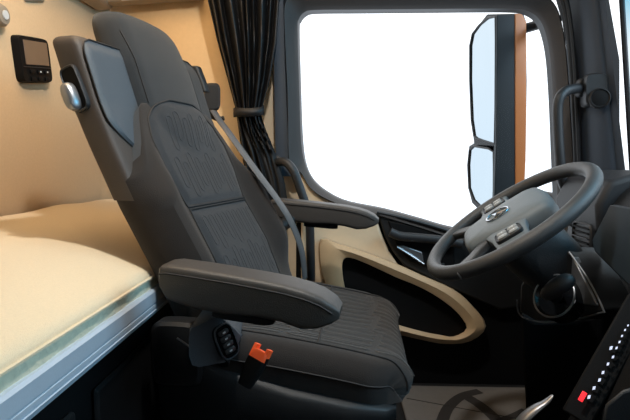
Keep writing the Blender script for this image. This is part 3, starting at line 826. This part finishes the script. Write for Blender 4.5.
# column cowl
rg = []
for z, hx, hy, ox in ((-.02, .045, .05, .0), (-.04, .06, .07, .0), (-.07, .068, .082, .008), (-.11, .068, .085, .015), (-.15, .064, .08, .02), (-.20, .055, .07, .025)):
    rg.append([Vector((ox+a, b, z)) for a, b in sell(hx, hy, 3.5, 32)])
cowl_rings = rg
# stalk behind the wheel on the door side
obj('stalk', tube(crom([Vector((.03, .08, -.06)), Vector((.01, .14, -.05)), Vector((-.01, .185, -.045))], 6), [.008]*6+[.011]*7, 10), MT['plastic'], sw)

# ================================================================== DASHBOARD
db = empty('dashboard', (.85, 1.0, 0), 'dark grey dashboard below the windshield with air vent', 'dashboard')
prof = [(1.08, .10), (.80, .10), (.74, .30), (.70, .46), (.70, .56), (.72, .66), (.765, .725), (.83, .745), (1.08, .735)]
pc_ = crom([Vector((x, 0, z)) for x, z in prof], 3)
bm = loft([[Vector((p.x+ox, y, p.z)) for p in pc_] for y, ox in ((-.52, 0), (0, 0), (.5, .0), (1.0, .0), (1.40, .0), (1.56, .02), (1.655, .06))])
K(obj('body', bm, MT['dash']), db)
Mw = Matrix.Translation(wc) @ Matrix.Rotation(-TW, 4, 'Y')
K(obj('column_cowl', loft([[Mw @ p for p in r] for r in cowl_rings]), MT['dash']), db)
# vent near the door
vx = at(572, 232, 1.42)
vent = K(obj('air_vent', loft([[Vector((.705-d, 1.42+a*s, .585+b*s)) for a, b in sell(.055, .042, 5, 28)] for d, s in ((0, 1), (.012, 1), (.016, .92), (.010, .86))]), MT['plastic2']), db)
for k in range(5):
    K(obj('slat', box((.696, 1.42, .558+.0135*k), (.008, .045, .0016)), MT['satin'] if k == 1 else MT['deep'], bev=.001), vent) if False else None
for k in range(5):
    sl = obj('slat', box((.692, 1.42, .558+.0135*k), (.006, .045, .0018)), MT['deep'] if k != 2 else MT['plastic2']); sl.parent = vent
# brow ledge at the pillar foot
K(obj('corner_brow', loft([[Vector((x, y, z)) for x, z in ((.70, .60), (.69, .68), (.72, .745), (.80, .77), (.92, .77), (.92, .60))] for y in (1.34, 1.40, 1.50, 1.60)]), MT['dash'], bev=.015, bseg=3), db)
# column panel with silver edged insert
c0 = [(520, 285), (530, 270), (560, 245), (571, 253), (588, 280), (604, 310), (601, 314), (570, 320), (535, 321), (519, 312)]
def colY(x): return 1.14-.0026*(x-520)
P = [at(x, y, colY(x)) for x, y in c0]
nrm = Vector((.9, .42, -.1))
K(obj('column_panel', slab(P, nrm*.10), MT['plastic'], bev=.006), db)
ep = crom([at(x, y, colY(x)-.004) for x, y in ((569, 252), (588, 279), (603, 309), (600, 313), (570, 320.5), (540, 322), (520, 315), (517, 300))], 5)
K(obj('panel_edge', tube(ep, .0018, 6), MT['satin']), db)['label'] = 'thin silver edge line'
fac = [(572, 256), (598, 306), (576, 304), (570, 285)]
K(obj('panel_facet', slab([at(x, y, colY(x)-.006) for x, y in fac], nrm*.02), MT['satin'], bev=.003), db)['label'] = 'brushed silver facet'
# ignition socket with knob
ic = at(556, 297, 1.00)
zn = Vector((-.80, -.42, .42)).normalized(); xn = zn.cross(Vector((0, 0, 1))).normalized(); yn = xn.cross(zn)
def disc(c, r, d, n=28, e=2): return [c+zn*d+xn*a+yn*b for a, b in sell(r, r, e, n)]
K(obj('switch_socket', loft([disc(ic, .046, -.03), disc(ic, .046, .004), disc(ic, .042, .008), disc(ic, .038, .002)]), MT['gloss']), db)
K(obj('socket_ring', tube([ic+zn*.008+xn*.044*math.cos(2*PI*k/32)+yn*.044*math.sin(2*PI*k/32) for k in range(32)], .002, 6, closed=True), MT['satin']), db)
kpth = crom([at(545, 296, .97), at(554, 289, .95), at(565, 282, .94), at(573, 279, .945)], 5)
K(obj('selector_knob', tube(kpth, [.010, .012, .014, .015, .016, .016, .017, .017, .017, .017, .016, .015, .014, .012, .008, .004][:len(kpth)], 12), MT['plastic2']), db)
K(obj('knob_stem', tube([ic, at(556, 288, .955)], .013, 12), MT['plastic']), db)
# lower column shroud
K(obj('lower_shroud', slab([at(x, y, 1.22) for x, y in ((519, 312), (535, 321), (575, 321), (602, 314), (598, 400), (560, 470), (525, 420))], (.12, .12, 0)), MT['deep'], bev=.01), db)

# centre display
dp = empty('centre_display', at(600, 250, 1.0), 'dark tablet-like centre display angled to the driver at right edge', 'display')
co = [at(609, 202, 1.04), at(589, 240, 1.04), at(592, 251, 1.03), at(640, 300, .84), at(690, 290, .80), at(690, 225, .82), at(640, 208, .94)]
cc = sum(co, Vector())/len(co)
n_ = (co[3]-co[1]).cross(co[0]-co[1]).normalized()
if n_.dot(CAM-cc) < 0: n_ = -n_
K(obj('housing', slab([p - n_*.004 for p in co], -n_*.03), MT['plastic2'], bev=.008, bseg=3), dp)
K(obj('screen', slab([cc+(p-cc)*.93 + n_*.0005 for p in co], -n_*.008), MT['display'], bev=.002), dp)
K(obj('stand', slab([cc+(p-cc)*.6 - n_*.03 for p in co], Vector((.14, .02, -.02))), MT['plastic']), dp)

# centre console and its switch row
cn = empty('centre_console', at(610, 400, .80), 'black centre console with a lit switch row beside the driver', 'console')
cl_ = [at(640, 296, .86), at(612, 335, .86), at(584, 392, .82), at(566, 420, .80), at(548, 470, .78), at(700, 470, .70), at(700, 300, .74)]
K(obj('side_body', slab([p for p in cl_], (.06, .03, -.01)), MT['deep'], bev=.006), cn)
a0 = at(585, 402, .775); a1 = at(629, 324, .815)
d_ = (a1-a0).normalized(); vn = (CAM-a0).normalized(); sd = d_.cross(vn).normalized()
K(obj('switch_strip', slab([a0-d_*.03+sd*.022, a1+d_*.05+sd*.022, a1+d_*.05-sd*.022, a0-d_*.03-sd*.022], -vn*.02), MT['deep'], bev=.003), cn)
wp = [(589, 397), (594, 388), (599.5, 380), (603, 372.5), (608, 364), (613, 357), (616.5, 348), (619.5, 342), (622, 336), (625, 330), (628, 325.5), (611, 348)]
def mark(x, y, Y, hl, hw, name, m, par):
    p = at(x, y, Y)
    return K(obj(name, slab([p-d_*hl+sd*hw, p+d_*hl+sd*hw, p+d_*hl-sd*hw, p-d_*hl-sd*hw], vn*.002), m, bev=.0006), par)
Ys = lambda y: .768+.0005*(402-y)
for i, (x, y) in enumerate(wp):
    s = 1-.045*i if i < 11 else 1.0
    b = mark(x+2, y+1, Ys(y)+.002, .0062*s, .0050*s, 'switch', MT['deep'], cn)
    q = at(x, y, Ys(y)-.008)
    ic_ = obj('icon', slab([q-d_*.0012*s+sd*.0022*s, q+d_*.0042*s+sd*.0008*s, q+d_*.0012*s-sd*.0022*s, q-d_*.0042*s-sd*.0008*s], vn*.001), MT['white_led'], smooth=False)
    ic_.parent = b
mark(582.5, 396.5, .768, .0080, .0036, 'hazard_switch', MT['red_led'], cn)['label'] = 'glowing red switch'
# lower tray at the corner
K(obj('tray', slab([at(x, y, .66) for x, y in ((604, 405), (622, 390), (660, 380), (660, 440), (598, 440))], (.03, .03, -.01)), MT['plastic2'], bev=.006), cn)

# metal lever at the bottom edge
lvp = empty('hand_lever', at(528, 430, .86), 'polished metal lever tip at the bottom beside the console', 'lever')
P = crom([at(512, 436, .86), at(522, 421, .86), at(534, 410, .86), at(546, 402, .86), at(553, 395, .86)], 5)
K(obj('grip', tube(P, [.010, .012, .013, .014, .014, .014, .014, .0135, .013, .0125, .012, .011, .010, .009, .008, .0075, .007, .006, .005, .004, .002][:len(P)], 12, flat=.5), MT['satin']), lvp)
K(obj('boot', tube([at(500, 470, .86), at(514, 434, .86)], [.03, .014], 14), MT['deep']), lvp)

# floor mat
fm = empty('floor_mat', (.45, 1.55, .002), 'light grey patterned floor mat in front of the driver seat', 'floor mat')
bm = slab([Vector((x, y, .003)) for x, y in ((.22, 1.28), (.74, 1.28), (.74, 1.70), (.22, 1.70))], (0, 0, .010))
K(obj('mat', bm, MT['mat_light'], bev=.004), fm)
# printed bands of the mat
bm = bmesh.new()
def band(pts, w):
    P = crom([atZ(x, y, .0138) for x, y in pts], 6)
    a = []; b = []
    for i, p in enumerate(P):
        t = (P[min(i+1, len(P)-1)]-P[max(i-1, 0)]).normalized(); n = Vector((-t.y, t.x, 0))
        a.append(bm.verts.new(p+n*w)); b.append(bm.verts.new(p-n*w))
    for i in range(len(P)-1): bm.faces.new((a[i], a[i+1], b[i+1], b[i]))
band([(441, 425), (448, 408), (462, 396), (480, 391)], .018)
band([(462, 394), (480, 405), (495, 418), (505, 428)], .020)
band([(492, 422), (510, 417), (525, 410)], .012)
K(obj('print', bm, MT['mat_dark'], smooth=False), fm)['label'] = 'dark printed bands on the mat'
bm = bmesh.new()
for k in range(2):
    tube([Vector((.24, 1.44+.16*k, .0135)), Vector((.72, 1.34+.08*k, .0135))], .0015, 5, bm=bm)
K(obj('stitching', bm, MT['mat_dark']), fm)

# ================================================================== LIGHT
w = bpy.data.worlds.new('world'); S.world = w; w.use_nodes = True
nt = w.node_tree; bg = nt.nodes['Background']
tc = nt.nodes.new('ShaderNodeTexCoord'); sx_ = nt.nodes.new('ShaderNodeSeparateXYZ'); rp = nt.nodes.new('ShaderNodeValToRGB')
nt.links.new(tc.outputs['Generated'], sx_.inputs[0]); nt.links.new(sx_.outputs['Z'], rp.inputs[0])
rp.color_ramp.elements[0].position = .0; rp.color_ramp.elements[0].color = (.86, .93, 1.0, 1)
rp.color_ramp.elements[1].position = .5; rp.color_ramp.elements[1].color = (1, 1, 1, 1)
nt.links.new(rp.outputs[0], bg.inputs[0]); bg.inputs[1].default_value = 1.8

def area(name, loc, target, size, energy, color, sy=None, spread=None):
    l = bpy.data.lights.new(name, 'AREA'); l.energy = energy; l.color = color; l.size = size
    if sy: l.shape = 'RECTANGLE'; l.size_y = sy
    if spread: l.spread = math.radians(spread)
    o = bpy.data.objects.new(name, l); COL.objects.link(o); o.location = loc
    o.rotation_euler = (Vector(target)-Vector(loc)).to_track_quat('-Z', 'Y').to_euler(); return o
# warm lamps in the sleeper roof
area('sleeper_lamp', (-.50, 1.1, 1.70), (-.55, 1.3, .6), .35, 5.5, (1, .70, .40), .8)
# source of the lit patch and seat shadow on the mattress
# ceiling spot above the gap between the seats
area('ceiling_lamp', (-.03, .72, 1.74), (-.35, .9, .6), .06, 11, (1, .97, .92), .06)
# daylight of the hall through the windshield
area('windshield_daylight', (1.9, .5, 1.9), (.3, .9, .6), 1.4, 70, (.74, .88, 1), 1.0)

S.view_settings.view_transform = 'Standard'
S.view_settings.look = 'None'
S.view_settings.exposure = 0
